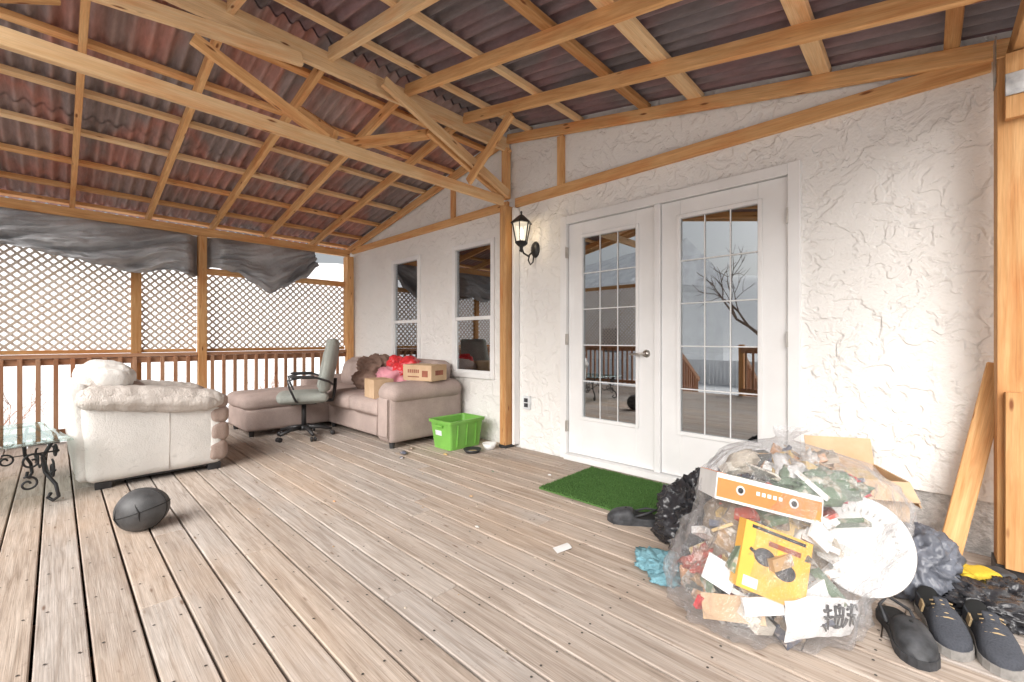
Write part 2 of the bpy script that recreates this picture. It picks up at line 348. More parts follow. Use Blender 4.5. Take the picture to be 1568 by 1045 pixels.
for q,mt in (([(-6.7,y1,0),(3.1,y1,0),(3.1,y1,2.5),(-6.7,y1,2.5)],0),([(-6.7,y0,2.5),(3.1,y0,2.5),(3.1,y1,2.5),(-6.7,y1,2.5)],0),([(-6.7,y0,.01),(3.1,y0,.01),(3.1,y1,.01),(-6.7,y1,.01)],1),([(-6.7,y0,0),(-6.7,y1,0),(-6.7,y1,2.5),(-6.7,y0,2.5)],0),([(3.1,y0,0),(3.1,y1,0),(3.1,y1,2.5),(3.1,y0,2.5)],0)): b.add(q,[(0,1,2,3)],mat=mt)
b.b2((-2.6,W+2.4,.0),(-1.9,W+3.2,.9),1); b.b2((-4.6,W+2,.0),(-3.2,W+2.6,.8),1)
b.obj('interior',[m_room,m_roomf],hs)
# windows
for n,(a0,a1,z0,z1) in enumerate(ops[:2]):
    b=MB(); e=.002; f=.04; Y=W-.022
    b.b2((a0-.015,Y,z0-.015),(a0+f,W+.06,z1+.015)); b.b2((a1-f,Y,z0-.015),(a1+.015,W+.06,z1+.015))
    b.b2((a0+f,Y+e,z1-f),(a1-f,W+.06,z1+.013)); b.b2((a0+f,Y-.012,z0-.017),(a1-f,W+.06,z0+f))
    zm=z0+.66; b.b2((a0+f,Y+.006,zm-.02),(a1-f,W+.05,zm+.02))
    b.b2((a0+f,Y+.012,z0+f),(a0+f+.02,W+.025,zm-.02)); b.b2((a1-f-.02,Y+.012,z0+f),(a1-f,W+.025,zm-.02)); b.b2((a0+f+.02,Y+.012,z0+f),(a1-f-.02,W+.025,z0+f+.03))
    b.obj('window_frame_%d'%(n+1),[m_white],hs,bevel=.003)
    b=MB(); b.b2((a0+f,W+.005,z0+f),(a1-f,W+.010,zm-.02)); b.b2((a0+f,W+.015,zm+.02),(a1-f,W+.02,z1-f)); b.obj('window_pane_%d'%(n+1),[m_glass],hs)
    b=MB()
    zz=z1-.02
    while zz>z1-.30: b.box(((a0+a1)/2,W+.06,zz),(a1-a0-.06,.03,.003),(.9,0,0)); zz-=.02
    b.b2((a0+.03,W+.04,z1-.33),(a1-.03,W+.08,z1-.30)); b.obj('blind_%d'%(n+1),[m_blind],hs)
# french doors
b=MB(); a0,a1,z0,z1=ops[2]
b.b2((a0-.035,W-.03,.0),(a0+.035,W+.08,z1+.03)); b.b2((a1-.035,W-.03,.0),(a1+.035,W+.08,z1+.03)); b.b2((a0+.035,W-.028,z1-.045),(a1-.035,W+.08,z1+.028))
b.b2((a0+.035,W-.07,.003),(a1-.035,W+.1,.05)); b.b2((-1.555,W-.022,.052),(-1.505,W+.07,z1-.047))
for (d0,d1,g0,g1,oy) in ((-2.40,-1.558,-2.245,-1.722,0),(-1.502,-.648,-1.352,-.822,-.008)):
    Y0,Y1=W+.006+oy,W+.05; zb,zt=.055,z1-.05; gb,gt=.40,2.02
    b.b2((d0,Y0,zb),(g0,Y1,zt)); b.b2((g1,Y0,zb),(d1,Y1,zt)); b.b2((g0,Y0,zb),(g1,Y1,gb)); b.b2((g0,Y0,gt),(g1,Y1,zt))
    k=.028
    b.b2((g0-k,Y0-.012,gb-k),(g0,Y0-.001,gt+k)); b.b2((g1,Y0-.012,gb-k),(g1+k,Y0-.001,gt+k)); b.b2((g0,Y0-.012,gb-k),(g1,Y0-.001,gb)); b.b2((g0,Y0-.012,gt),(g1,Y0-.001,gt+k))
    for i in (1,2): xm=g0+(g1-g0)*i/3; b.b2((xm-.0045,Y0+.006,gb),(xm+.0045,Y0+.012,gt))
    for i in range(1,5): zm=gb+(gt-gb)*i/5; b.b2((g0,Y0+.005,zm-.0045),(g1,Y0+.0125,zm+.0045))
b.obj('french_doors',[m_white],hs,bevel=.003,seg=1)
b=MB()
for (g0,g1,oy) in ((-2.245,-1.722,0),(-1.352,-.822,-.008)): b.b2((g0,W+.020+oy,.40),(g1,W+.024+oy,2.02))
b.obj('door_glass',[m_glass],hs)
b=MB(); hx=-1.63
b.lathe([(0,-.03),(.03,-.028),(.032,-.004),(.028,0)],n=20,M=Matrix.Translation((hx,W-.002,.985))@Matrix.Rotation(R(90),4,'X'))
b.lathe([(0,-.0),(.028,-.0),(.026,.02),(0,.022)],n=20,M=Matrix.Translation((hx,W+.006,.985))@Matrix.Rotation(R(90),4,'X'))
b.tube([(hx,W-.0,.985),(hx,W-.05,.985),(hx-.03,W-.058,.984),(hx-.12,W-.055,.978)],.009,10)
for hz in (.3,1.1,1.9): b.b2((-2.412,W-.034,hz-.05),(-2.398,W-.004,hz+.05)); b.b2((-.652,W-.036,hz-.05),(-.64,W-.01,hz+.05))
b.obj('door_handle_and_hinges',[m_nick],hs)
# outlet
b=MB(); b.b2((-2.945,W-.03,.40),(-2.855,W,.53),0); b.b2((-2.925,W-.036,.42),(-2.875,W-.031,.46),1); b.b2((-2.925,W-.036,.47),(-2.875,W-.031,.51),1); b.obj('outdoor_outlet',[m_label,m_shoe],None,bevel=.004)
# ---------------------------------------------------------------- roof
RX=-3.16; K=.186; ZT=3.22; RY0=-.72
def zt(x): return ZT-K*abs(x-RX)
rf=empty('patio_roof')
b=MB(); hw=.089
ys=[3.235,2.65,2.02,1.38,.75,.12,-.5]
for y in ys:
    for sx,xe in ((-1,-6.85),(1,.50)):
        b.beam((RX+sx*.02,y,zt(RX)-hw/2),(xe,y,zt(xe)-hw/2),.04,hw,mat=0 if random.random()<.75 else 1)
for x,w in ((-3.5,.04),(-4.05,.04),(-4.62,.04),(-5.2,.04),(-5.75,.04),(-6.3,.04),(-6.72,.04),(-2.85,.04),(-2.25,.04),(-1.62,.06),(-1.22,.085),(-.46,.07),(.1,.04),(.44,.05)):
    sl=K if x<RX else -K
    b.beam((x,RY0,zt(x)+.021),(x,3.262,zt(x)+.021),w+.02,.04,up=(-sl,0,1),mat=0 if random.random()<.7 else 1)
b.beam((-6.60,RY0+.05,2.452),(-6.60,3.20,2.452),.04,.10,mat=0); b.beam((-6.645,RY0+.06,2.450),(-6.645,3.20,2.450),.04,.09,mat=1)
b.beam((.33,RY0+.05,2.452),(.33,3.2,2.452),.09,.10)
b.beam((RX,RY0,3.12),(RX,3.262,3.12),.038,.14,mat=1)
# ties on wall
b.beam((-6.62,3.262,2.50),(-3.16,3.262,2.50),.036,.085); b.beam((-3.05,3.262,2.50),(.24,3.262,2.50),.036,.09)
b.beam((-2.47,3.26,2.545),(-2.47,3.26,3.0),.04,.07,up=(1,0,0)); b.beam((-4.07,3.26,2.545),(-4.07,3.26,2.96),.04,.06,up=(1,0,0))
# ridge truss
b.beam((-3.10,RY0,2.50),(-3.10,3.12,2.50),.04,.09,mat=1)
b.beam((-3.115,RY0,2.79),(-3.115,1.17,3.03),.04,.09,mat=1)
b.beam((-3.10,.55,2.86),(-3.10,1.34,2.53),.038,.07); b.beam((-3.13,1.45,2.53),(-3.2,2.3,2.93),.04,.085); b.beam((-3.15,2.25,2.93),(-3.10,3.1,2.56),.038,.085)
b.beam((-3.04,1.75,3.10),(-3.04,3.13,2.56),.038,.085,mat=1)
b.beam((-3.10,-.0,2.80),(-3.10,-.6,2.5),.038,.085)
b.beam((-3.10,1.4,2.58),(-3.75,1.4,2.99),.036,.075); b.beam((-3.07,2.64,2.56),(-2.5,2.62,2.98),.036,.075)
b.beam((RX,3.23,2.56),(RX,3.23,3.08),.06,.08,up=(1,0,0))
b.box((-2.93,3.05,2.93),(.03,.02,.02))
b.beam((-6.9,RY0-.02,zt(-6.9)-.02),(RX,RY0-.02,ZT-.02),.03,.13,mat=1); b.beam((RX,RY0-.02,ZT-.02),(.55,RY0-.02,zt(.55)-.02),.03,.13,mat=1)
b.obj('frame',[m_tim,m_timl],rf,bevel=.003)
def slope(x0,x1,mat,nm):
    b=MB(); per=.095
    rows=[(x0,x0+(x1-x0)*.53,.010),(x0+(x1-x0)*.49,x1,0)]
    for (xa,xb,dz) in rows:
        ny=int((3.31-RY0+.1)/per*10)
        def f(u,v):
            y=RY0-.08+u*(3.31-RY0+.08); x=xa+(xb-xa)*v
            return (x,y,zt(x)+.066+dz+.023*math.sin(2*math.pi*y/per)+.006*noise.noise(Vector((x*1.5,y*1.5,3))))
        b.sheet(f,ny,10)
    b.obj(nm,[mat],rf)
slope(RX-.01,-6.98,m_roofL,'corrugated_sheets_1'); slope(RX+.01,.62,m_roofR,'corrugated_sheets_2')
b=MB(); b.beam((RX-.12,RY0-.1,ZT+.11),(RX-.12,3.27,ZT+.11),.26,.01,up=(-K,0,1)); b.beam((RX+.12,RY0-.1,ZT+.11),(RX+.12,3.27,ZT+.11),.26,.01,up=(K,0,1)); b.obj('ridge_cap',[m_roofR],rf)
# posts
def post(x,y,z0,z1,w,name='timber_post',bl=True):
    b=MB(); b.b2((x-w/2,y-w/2,z0+(.03 if bl else 0)),(x+w/2,y+w/2,z1))
    if bl: b.b2((x-w/2-.006,y-w/2-.006,z0),(x+w/2+.006,y+w/2+.006,z0+.03),1); b.b2((x-w/2-.012,y-w/2-.012,z0),(x+w/2+.012,y+w/2+.012,z0+.012),1)
    return b.obj(name,[m_tim,m_blk],None,bevel=.004)
b=MB(); b.b2((-3.148,3.122,.03),(-3.108,3.242,2.455),rnd=.2); b.b2((-3.106,3.12,.03),(-3.062,3.244,2.455),rnd=.1); b.b2((-3.155,3.115,0),(-3.055,3.25,.03),1); b.b2((-3.05,3.2,.03),(-3.015,3.275,2.44),2)
b.obj('timber_post',[m_tim,m_blk,m_white],None,bevel=.004)
post(-6.6,1.27,0,2.40,.09); post(-6.6,3.2,0,2.40,.10); post(-6.6,-.62,0,2.40,.09); post(.33,-.62,0,2.40,.14)
b=MB(); b.b2((.24,3.01,.06),(.38,3.15,2.40)); b.b2((.232,3.002,0),(.388,3.158,.06),1); b.b2((.262,2.968,.06),(.382,3.008,.86)); b.b2((.262,2.97,2.10),(.40,3.008,2.395))
b.b2((.236,3.03,2.30),(.2398,3.13,2.52),2); b.b2((.26,2.962,2.2),(.34,2.9668,2.3),2)
b.obj('timber_post',[m_tim,m_blk,m_metal],None,bevel=.005)
b=MB(); b.beam((.085,3.09,.02),(.262,3.19,.98),.085,.04,up=(0,-1,0)); b.obj('diagonal_brace',[m_tim],None,bevel=.003)
# lattice + rails
def lattice_panel(b,P,p0,p1,z0,z1,per=.086,w=.023,th=.005):
    H=z1-z0; L=p1-p0
    for sg,dep in ((1,0),(-1,th+.001)):
        n=int((L+H)/per)+1
        for i in range(n+1):
            s0=i*per-(H if sg>0 else 0); s1=s0+H*sg if sg>0 else s0-H
            a=(s0,0.0); c=(s1,H)
            dx=c[0]-a[0]
            ta,tb=0,1
            if dx>0: ta=max(ta,(0-a[0])/dx); tb=min(tb,(L-a[0])/dx)
            else: ta=max(ta,(L-a[0])/dx); tb=min(tb,(0-a[0])/dx)
            if tb-ta<.02: continue
            A=P(p0+a[0]+dx*ta,z0+H*ta,dep); C=P(p0+a[0]+dx*tb,z0+H*tb,dep)
            n_=Vector(P(0,0,1))-Vector(P(0,0,0))
            b.beam(A,C,th,w,up=Vector(n_).cross(Vector(C)-Vector(A)))
fen=empty('lattice_railing'); PL=lambda s,z,d:(-6.675-d,s,z)
b=MB(); lattice_panel(b,PL,-2.55,.60,.98,2.36); lattice_panel(b,PL,.69,1.225,.98,2.36); lattice_panel(b,PL,1.315,3.15,.98,1.93)
PF=lambda s,z,d:(s,-2.6-d,z); lattice_panel(b,PF,-6.5,-4.3,.98,2.3)
b.obj('lattice',[m_lat],fen)
b=MB()
b.b2((-6.70,.60,0),(-6.63,.69,2.4),1); b.b2((-6.69,1.315,1.93),(-6.65,3.15,2.01),1); b.b2((-6.70,3.15,1.0),(-6.655,3.2,2.4),1)
b.b2((-6.71,-2.6,.90),(-6.58,1.223,.94)); b.b2((-6.71,1.317,.90),(-6.58,3.148,.94)); b.b2((-6.64,-2.6,.83),(-6.60,1.223,.898)); b.b2((-6.64,1.317,.83),(-6.60,3.148,.898)); b.b2((-6.64,-2.6,.08),(-6.60,1.223,.15)); b.b2((-6.64,1.317,.08),(-6.60,3.148,.15))
b.b2((-6.695,-2.55,.945),(-6.655,1.22,.985),1); b.b2((-6.695,1.32,.945),(-6.655,3.15,.985),1)
y=-2.5
while y<3.1:
    if abs(y-1.27)>.07: b.b2((-6.597,y-.018,.05),(-6.561,y+.018,.897),0)
    y+=.125
def fr(x0,x1):
    b.b2((x0,-2.66,.90),(x1,-2.54,.94)); b.b2((x0,-2.62,.83),(x1,-2.58,.898)); b.b2((x0,-2.62,.08),(x1,-2.58,.15)); x=x0+.1
    while x<x1-.03: b.b2((x-.018,-2.578,.05),(x+.018,-2.542,.897)); x+=.125
    for px in (x0,x1): b.b2((px-.045,-2.69,-.2),(px+.045,-2.60,1.0),1)
fr(-6.5,-3.9); fr(-2.6,2.5)
for px in (-6.5,-4.3): b.b2((px-.04,-2.64,.95),(px+.04,-2.56,2.4),1)
b.b2((-6.5,-2.63,2.3),(-4.3,-2.57,2.38),1)
b.obj('rails_and_balusters',[m_rail,m_tim],fen,bevel=.002)
b=MB()
for i in range(4): b.b2((-3.85,-2.95-i*.28,-.2-i*.17),(-2.65,-2.66-i*.28,-.16-i*.17))
for sx in (-3.88,-2.62):
    b.beam((sx,-2.66,.9),(sx,-3.9,.15),.04,.09); b.beam((sx,-2.66,.1),(sx,-3.9,-.62),.04,.09)
    for i in range(9): yy=-2.75-i*.13; b.b2((sx-.018,yy-.018,.0-i*.079),(sx+.018,yy+.018,.86-i*.079))
b.obj('deck_stairs',[m_rail],None,bevel=.002)
# tarp: one continuous sheet passing behind the post
def lerp(tab,u):
    for (a,c),(d,e) in zip(tab,tab[1:]):
        if u<=d: k=(u-a)/(d-a); k=k*k*(3-2*k); return c+(e-c)*k
    return tab[-1][1]
TB=[(-2.4,2.08),(-.8,1.98),(-.37,2.03),(0,1.98),(.30,1.92),(.60,1.86),(.95,1.93),(1.18,1.88),(1.27,1.94),(1.36,2.02),(1.6,1.98),(1.85,1.85),(2.02,1.73),(2.2,1.84),(2.45,1.98),(2.64,2.18)]
b=MB()
def tf(u,v):
    y=-2.4+5.04*u; z1_=lerp(TB,y); z=2.398+(z1_-2.398)*v
    q=Vector((y*2.2+v*3.0,v*1.6,1.3)); fold=abs(noise.noise(q))*.26+noise.noise(q*2.2)*.09+(abs(noise.noise(q*3.7)))*.08
    bulge=math.sin(v*math.pi*.9)*.10+(.08*max(0,1-abs(v-.93)/.08) if v>.85 else 0)
    k=min(1,max(0,abs(y-1.27)-.05)/.14); k=k*k*(3-2*k); k2=min(1,max(0,abs(y-.645)-.0)/.1+.35)
    return (-6.652+k*(.085+v**.5*fold+bulge*.7),y+.03*noise.noise(q*1.5)*k,z-.035*abs(noise.noise(Vector((y*5,1.3,0))))*v)
b.sheet(tf,240,50); b.obj('grey_tarp',[m_tarp],None,solid=.004)
# lantern
b=MB(); c=(-2.80,3.07,0)
b.lathe([(.0,2.33),(.012,2.32),(.008,2.295),(.03,2.28),(.06,2.255),(.105,2.215),(.108,2.205),(.0,2.205)],c,6,smooth=False); 
for k in range(6):
    a=k*math.pi/3; b.beam((c[0]+.088*math.cos(a),c[1]+.088*math.sin(a),2.21),(c[0]+.055*math.cos(a),c[1]+.055*math.sin(a),2.03),.008,.012)
b.lathe([(.0,2.035),(.062,2.035),(.064,2.02),(.045,2.0),(.02,1.985),(.015,1.96),(.022,1.945),(0,1.93)],c,6,smooth=False)
b.tube([(c[0],c[1],1.99),(c[0],c[1]+.03,1.93),(c[0],c[1]+.10,1.91),(c[0],c[1]+.15,1.95),(c[0],c[1]+.2,1.99)],.009,8)
b.tube([(c[0],c[1]+.12,1.93),(c[0],c[1]+.10,1.87),(c[0],c[1]+.13,1.83),(c[0],c[1]+.17,1.86),(c[0],c[1]+.18,1.92)],.007,8)
b.lathe([(0,0),(.055,0),(.05,.015),(.02,.03),(0,.03)],n=16,M=Matrix.Translation((c[0],3.28,1.99))@Matrix.Rotation(R(90),4,'X')@Matrix.Scale(1.5,4,(0,1,0)))
lt=b.obj('wall_lantern',[m_iron],None)
t=NT('lantern_glass'); em=t.N('ShaderNodeEmission',Color=(1,.86,.66,1),Strength=1.6); tr=t.N('ShaderNodeBsdfTransparent'); mx=t.N('ShaderNodeMixShader'); mx.inputs[0].default_value=.4
t.t.links.new(tr.outputs[0],mx.inputs[1]); t.t.links.new(em.outputs[0],mx.inputs[2]); t.t.links.new(mx.outputs[0],t.out.inputs[0])
b=MB(); b.lathe([(.083,2.205),(.052,2.035)],c,6,smooth=False); b.obj('lantern_panes',[t.m],lt)
t=NT('bulb'); em=t.N('ShaderNodeEmission',Color=(1,.85,.6,1),Strength=14); t.t.links.new(em.outputs[0],t.out.inputs[0])
b=MB(); b.lathe([(0,2.06),(.012,2.065),(.02,2.11),(.015,2.15),(0,2.17)],c,12); b.obj('bulb',[t.m],lt)
L=bpy.data.lights.new('lantern_light','POINT'); L.energy=6; L.color=(1,.78,.5); L.shadow_soft_size=.03; lo=bpy.data.objects.new('lantern_light',L); S.collection.objects.link(lo); lo.location=(c[0],c[1]-.0,2.12); lo.parent=lt
# ---------------------------------------------------------------- armchair
ac=empty('leather_armchair')
def side(px,ox):
    b=MB()
    def fn(P):
        if P.z>0: P.z+= -.10*(P.y+.44)*P.z/.27+.045*P.z/.27
        P.y-= .06*max(0,P.z+.27)*(1 if P.y<0 else .15); return P
    b.rbox((px,.57,.325),(.10,.42,.275),.05,seg=18,puff=(.02,.01,0),wr=.006,wf=3,fn=fn,mat=0)
    b.rbox((px+.0*ox,.55,.635),(.150,.44,.07),.068,(R(-7),0,0),34,(.0,.02,.02),.018,11,mat=1,ws=(.5,1.6,.5))
    b.rbox((px+.055*ox,.52,.60),(.115,.41,.06),.058,(R(-7),R(-14*ox),0),30,(.01,.02,.015),.018,11,mat=1,ws=(.5,1.6,.5))
    b.rbox((px,.93,.31),(.115,.055,.25),.05,seg=14,wr=.006,mat=0)
    for i,(z,r,yy) in enumerate(((.16,.09,.95),(.32,.085,.958),(.46,.075,.958),(.575,.065,.95))): b.rbox((px,yy,z),(.122,.07,r),.05,seg=16,puff=(0,.008,0),wr=.008,wf=7,mat=2)
    return b
side(-4.45,1).obj('arm_1',[m_lw,m_lb,m_lbr],ac); side(-5.22,-1).obj('arm_2',[m_lw,m_lb,m_lbr],ac)
b=MB(); b.rbox((-4.835,.72,.40),(.29,.34,.11),.08,seg=18,puff=(0,.01,.03),wr=.015,mat=0); b.rbox((-4.835,.62,.20),(.31,.38,.13),.03,mat=1,seg=8)
b.rbox((-4.835,.255,.52),(.40,.11,.33),.09,(R(10),0,0),20,(0,.04,0),.015,5,mat=0)
b.rbox((-4.80,.27,.80),(.36,.14,.11),.10,(R(-8),0,R(3)),34,(.02,.03,.015),.022,9,mat=1,ws=(1.4,.6,.6))
b.rbox((-4.80,.39,.68),(.33,.09,.10),.085,(R(8),0,0),24,(.0,.03,.01),.02,7,mat=2)
b.rbox((-4.835,.13,.42),(.46,.06,.36),.05,(R(5),0,0),16,(0,.02,0),.01,4,mat=1)
b.obj('seat_and_back',[m_lb,m_lw,m_lbr],ac)
b=MB()
for x in (-4.42,-5.25):
    for y in (.24,.93): b.box((x,y,.025),(.09,.09,.05))
b.box((-4.835,.6,.055),(.9,.7,.03)); b.obj('base',[m_blk],ac)
b=MB(); 
for yy,z0,z1 in ((.62,.075,.575),): b.tube([(-4.343,yy,z0),(-4.328,yy,(z0+z1)/2),(-4.338,yy,z1)],.003,5)
b.obj('seam',[m_lb],ac)
# ---------------------------------------------------------------- sofa
sf=empty('sectional_sofa'); b=MB()
b.rbox((-4.75,2.80,.20),(.70,.44,.14),.03,seg=12); 
for x0,x1 in ((-5.42,-4.74),(-4.73,-4.07)): b.rbox(((x0+x1)/2,2.62,.385),((x1-x0)/2,.35,.085),.06,seg=18,puff=(.005,.015,.02),wr=.01)
b.rbox((-4.75,3.10,.52),(.72,.12,.33),.07,seg=14,puff=(0,.02,.01),wr=.008)
for x0,x1 in ((-5.42,-4.74),(-4.73,-4.07)): b.rbox(((x0+x1)/2,2.96,.62),((x1-x0)/2-.005,.11,.20),.09,(R(-12),0,0),18,(0,.05,.01),.015)
# arm
b.rbox((-3.96,2.745,.30),(.115,.455,.24),.025,seg=12,puff=(.004,.004,0))
b.rbox((-3.955,2.74,.555),(.155,.47,.10),.098,seg=20,puff=(.0,.012,.0),wr=.008)
b.rbox((-3.96,2.285,.30),(.095,.018,.21),.015,seg=10)
# chaise
b.rbox((-5.82,2.33,.19),(.385,.88,.13),.04,seg=14); b.rbox((-5.82,2.25,.375),(.39,.82,.085),.07,seg=22,puff=(.01,.015,.025),wr=.012,wf=3)
b.rbox((-5.82,3.10,.52),(.40,.11,.32),.07,seg=14,wr=.01); b.rbox((-6.2,2.75,.36),(.07,.43,.24),.06,seg=12)
b.rbox((-5.82,2.97,.62),(.36,.10,.19),.09,(R(-12),0,0),16,(0,.05,.01),.015)
b.obj('upholstery',[m_sofa],sf)
b=MB()
for x,y in ((-3.9,2.34),(-3.9,3.1),(-5.5,1.52),(-6.12,1.52),(-5.4,2.42),(-6.1,3.1)): b.lathe([(.025,0),(.032,.07)],(x,y,0),10)
b.tube([(-4.05,2.262,.50),(-4.06,2.262,.12),(-3.86,2.262,.12),(-3.865,2.262,.50)],.005,6,mat=1)
b.obj('feet',[m_blk,m_sofa],sf)
b=MB(); b.crumple((-5.15,2.86,.72),(.30,.19,.17),.32,1.9,sub=5); b.crumple((-5.05,2.70,.58),(.22,.16,.13),.35,2); b.obj('brown_blanket',[m_brownb],None)
b=MB(); b.crumple((-4.62,2.78,.62),(.24,.17,.15),.4,1.8,mat=1); b.crumple((-4.45,2.86,.76),(.16,.12,.12),.5,1.7,mat=0); b.crumple((-4.66,2.86,.80),(.10,.09,.10),.5,1.7,mat=0); b.obj('shopping_bag',[m_red,m_pink],None)
def carton(nm,c,s,rz,h,stripe=True):
    e=empty(nm,c,rz); b=MB(); b.box((0,0,h/2),(s[0],s[1],h)); b.obj('carton_body',[m_card],e,bevel=.003)
    b=MB(); 
    if stripe:
        for k in range(6): b.box((-s[0]*.3+k*s[0]*.07,-s[1]/2-.001,h*.6),(s[0]*.045,.002,h*.22),mat=0)
        b.box((s[0]*.28,-s[1]/2-.001,h*.45),(s[0]*.2,.002,h*.4)); b.box((-s[0]*.12,-s[1]/2-.001,h*.25),(s[0]*.4,.002,h*.07)); b.box((s[0]/2+.001,0,h*.5),(.002,s[1]*.5,h*.3))
    b.box((0,0,h+.0012),(s[0],.05,.0015),mat=1); b.obj('print',[m_cardd,m_tan],e)
    return e
carton('cardboard_box',(-3.99,2.80,.655),(.40,.26),R(14),.17); carton('cardboard_box',(-4.30,2.42,.475),(.27,.22),R(-8),.20,False)
# ---------------------------------------------------------------- office chair
oc=empty('office_chair',(-5.08,1.93,0),R(-20)); b=MB()
b.rbox((0,-.01,.455),(.25,.25,.05),.045,seg=18,puff=(.01,.015,.02),wr=.008,mat=0)
def bf(P):
    P.y+=.9*P.x*P.x*-1+.0; P.x*=1-.12*max(0,P.z)/.3; return P
b.rbox((0,.275,.80),(.235,.045,.30),.04,(R(-11),0,0),22,(0,.02,.01),.008,5,fn=bf,mat=0)
b.rbox((0,.215,.66),(.17,.03,.10),.028,(R(-11),0,0),14,(0,.03,0),.006,mat=0); b.rbox((0,.25,.90),(.15,.03,.11),.028,(R(-11),0,0),14,(0,.025,0),.006,mat=0)
b.tube([(0,.12,.40),(0,.30,.40),(0,.32,.50),(0,.33,.65)],.02,8,mat=1); b.box((0,0,.395),(.25,.25,.03),mat=1)
b.tube([(0,0,.12),(0,0,.39)],.025,12,mat=1); b.lathe([(0,.14),(.05,.13),(.055,.08),(0,.07)],n=16,mat=1)
for k in range(5):
    a=k*2*math.pi/5+.3; ca,sa=math.cos(a),math.sin(a)
    b.tube([(0.03*ca,.03*sa,.115),(.16*ca,.16*sa,.105),(.29*ca,.29*sa,.07)],[.026,.022,.016],8,mat=1)
    for q in (-.018,.018): b.lathe([(0,-.009),(.026,-.009),(.026,.009),(0,.009)],n=14,mat=1,M=Matrix.Translation((.30*ca-q*sa,.30*sa+q*ca,.026))@Matrix.Rotation(a+math.pi/2,4,'Z')@Matrix.Rotation(R(90),4,'Y'))
for sx in (-1,1):
    b.tube([(sx*.22,-.06,.42),(sx*.30,-.08,.44),(sx*.315,-.14,.58),(sx*.31,-.16,.665),(sx*.305,-.05,.69),(sx*.30,.12,.685),(sx*.28,.24,.64),(sx*.22,.29,.60)],.012,8,mat=1); b.rbox((sx*.307,-.02,.70),(.025,.12,.014),.012,seg=8,mat=1)
b.obj('chair_body',[m_och,m_blk],oc)
# ---------------------------------------------------------------- bin
bn=empty('green_storage_bin',(-3.52,2.87,0),R(0)); b=MB(); 
def ring(hx,hy,z,r=.03,n=5):
    o=[]
    for cx,cy,a0 in ((hx-r,hy-r,0),(-(hx-r),hy-r,90),(-(hx-r),-(hy-r),180),(hx-r,-(hy-r),270)):
        for k in range(n): a=R(a0+90*k/(n-1)); o.append((cx+r*math.cos(a),cy+r*math.sin(a),z))
    return o
rg=[(.135,.19,.004),(.14,.195,.0),(.165,.222,.26),(.18,.238,.262),(.182,.24,.29),(.168,.226,.292),(.158,.215,.28),(.132,.187,.012),(.0301,.0301,.011)]
vs=[];fs=[]
for q in rg: vs+=ring(*q)
n=20
for i in range(len(rg)-1):
    for k in range(n): fs.append((i*n+k,i*n+(k+1)%n,(i+1)*n+(k+1)%n,(i+1)*n+k))
fs.append(tuple((len(rg)-1)*n+k for k in range(n))); fs.append(tuple(range(n-1,-1,-1)))
b.add(vs,fs); 
for sx in (-1,1):
    for yy in (-.12,0,.12): b.box((sx*.157,yy,.14),(.012,.012,.22),(0,R(6)*sx,0))
b.box((-.03,-.214,.16),(.10,.003,.05),(R(6),0,0),mat=1); b.box((0,-.235,.235),(.12,.02,.02)); b.obj('bin_shell',[m_green,m_label],bn)
b=MB(); b.lathe([(0,.006),(.06,.006),(.085,.035),(.09,.035),(.065,0),(0,0)],(-3.20,2.80,0),24); b.lathe([(.05,.012),(.0,.014)],(-3.20,2.80,0),16,mat=1); b.obj('pet_dish',[m_blk,m_tan],None)
b=MB(); b.lathe([(0,.01),(.04,.015),(.068,.06),(.073,.06),(.045,0),(0,0)],(-3.17,3.0,0),24); b.obj('white_bowl',[m_foam],None)
# floor scraps
b=MB()
for (x,y,s) in ((-3.62,2.30,.05),(-3.72,2.45,.04),(-3.30,2.55,.03),(-2.3,2.0,.02),(-1.9,1.7,.018),(-2.9,1.3,.014),(-2.2,2.75,.02),(-3.5,2.2,.03),(-2.6,2.5,.015)): b.crumple((x,y,s*.3),(s*.8,s*.5,s*.3),.4,2,sub=2,floor=.001)
for i in range(60):
    x=random.uniform(-3.6,-.8); y=random.uniform(.9,3.1); s=random.uniform(.003,.009); b.crumple((x,y,s*.3),(s,s*.5,s*.3),.4,2,sub=1,floor=.001,rnd=random.choice([.1,.66,.9,.25]))
b.obj('litter_scraps',[m_lit],None)
b=MB(); b.sheet(lambda u,v:(-1.42+u*.055+v*.02,1.80+v*.10-u*.03,.004+.006*math.sin(u*3)*v),6,6); b.obj('paper_scrap',[m_paper],None)
# ball
b=MB(); bc=Vector((-3.30,.345,.113)); MM=Matrix.Translation(bc)@Matrix.Rotation(R(46),4,'Z')@Matrix.Rotation(R(-16),4,'Y')
def bp(th,ph,k=1):
    p=Vector((math.cos(th)*math.cos(ph),math.sin(th)*math.cos(ph),math.sin(ph)))
    p.x*=1.08+.12*max(0,p.x)**3; return p*.120*k
vs=[];fs=[];nu,nv=48,28
for j in range(nv+1):
    for i in range(nu): vs.append(bp(2*math.pi*i/nu,-math.pi/2+math.pi*j/nv))
for j in range(nv):
    for i in range(nu): fs.append((j*nu+i,j*nu+(i+1)%nu,(j+1)*nu+(i+1)%nu,(j+1)*nu+i))
b.add(vs,fs,MM,0,smooth=True)
b.tube([MM@bp(2*math.pi*i/48,.0,1.0) for i in range(48)],.003,6,mat=1,closed=True)
b.tube([MM@bp(0 if math.cos(a)>0 else math.pi,math.asin(math.sin(a)),1.0) for a in [2*math.pi*i/48 for i in range(48)]],.003,6,mat=1,closed=True)
for s in (-1,1): b.tube([MM@(Vector((s*.06*(1.15-.6*abs(math.sin(a))),math.cos(a)*.107,math.sin(a)*.107))) for a in [2*math.pi*i/48 for i in range(48)]],.003,6,mat=1,closed=True)
b.obj('deflated_ball',[m_ball,m_seam],None)
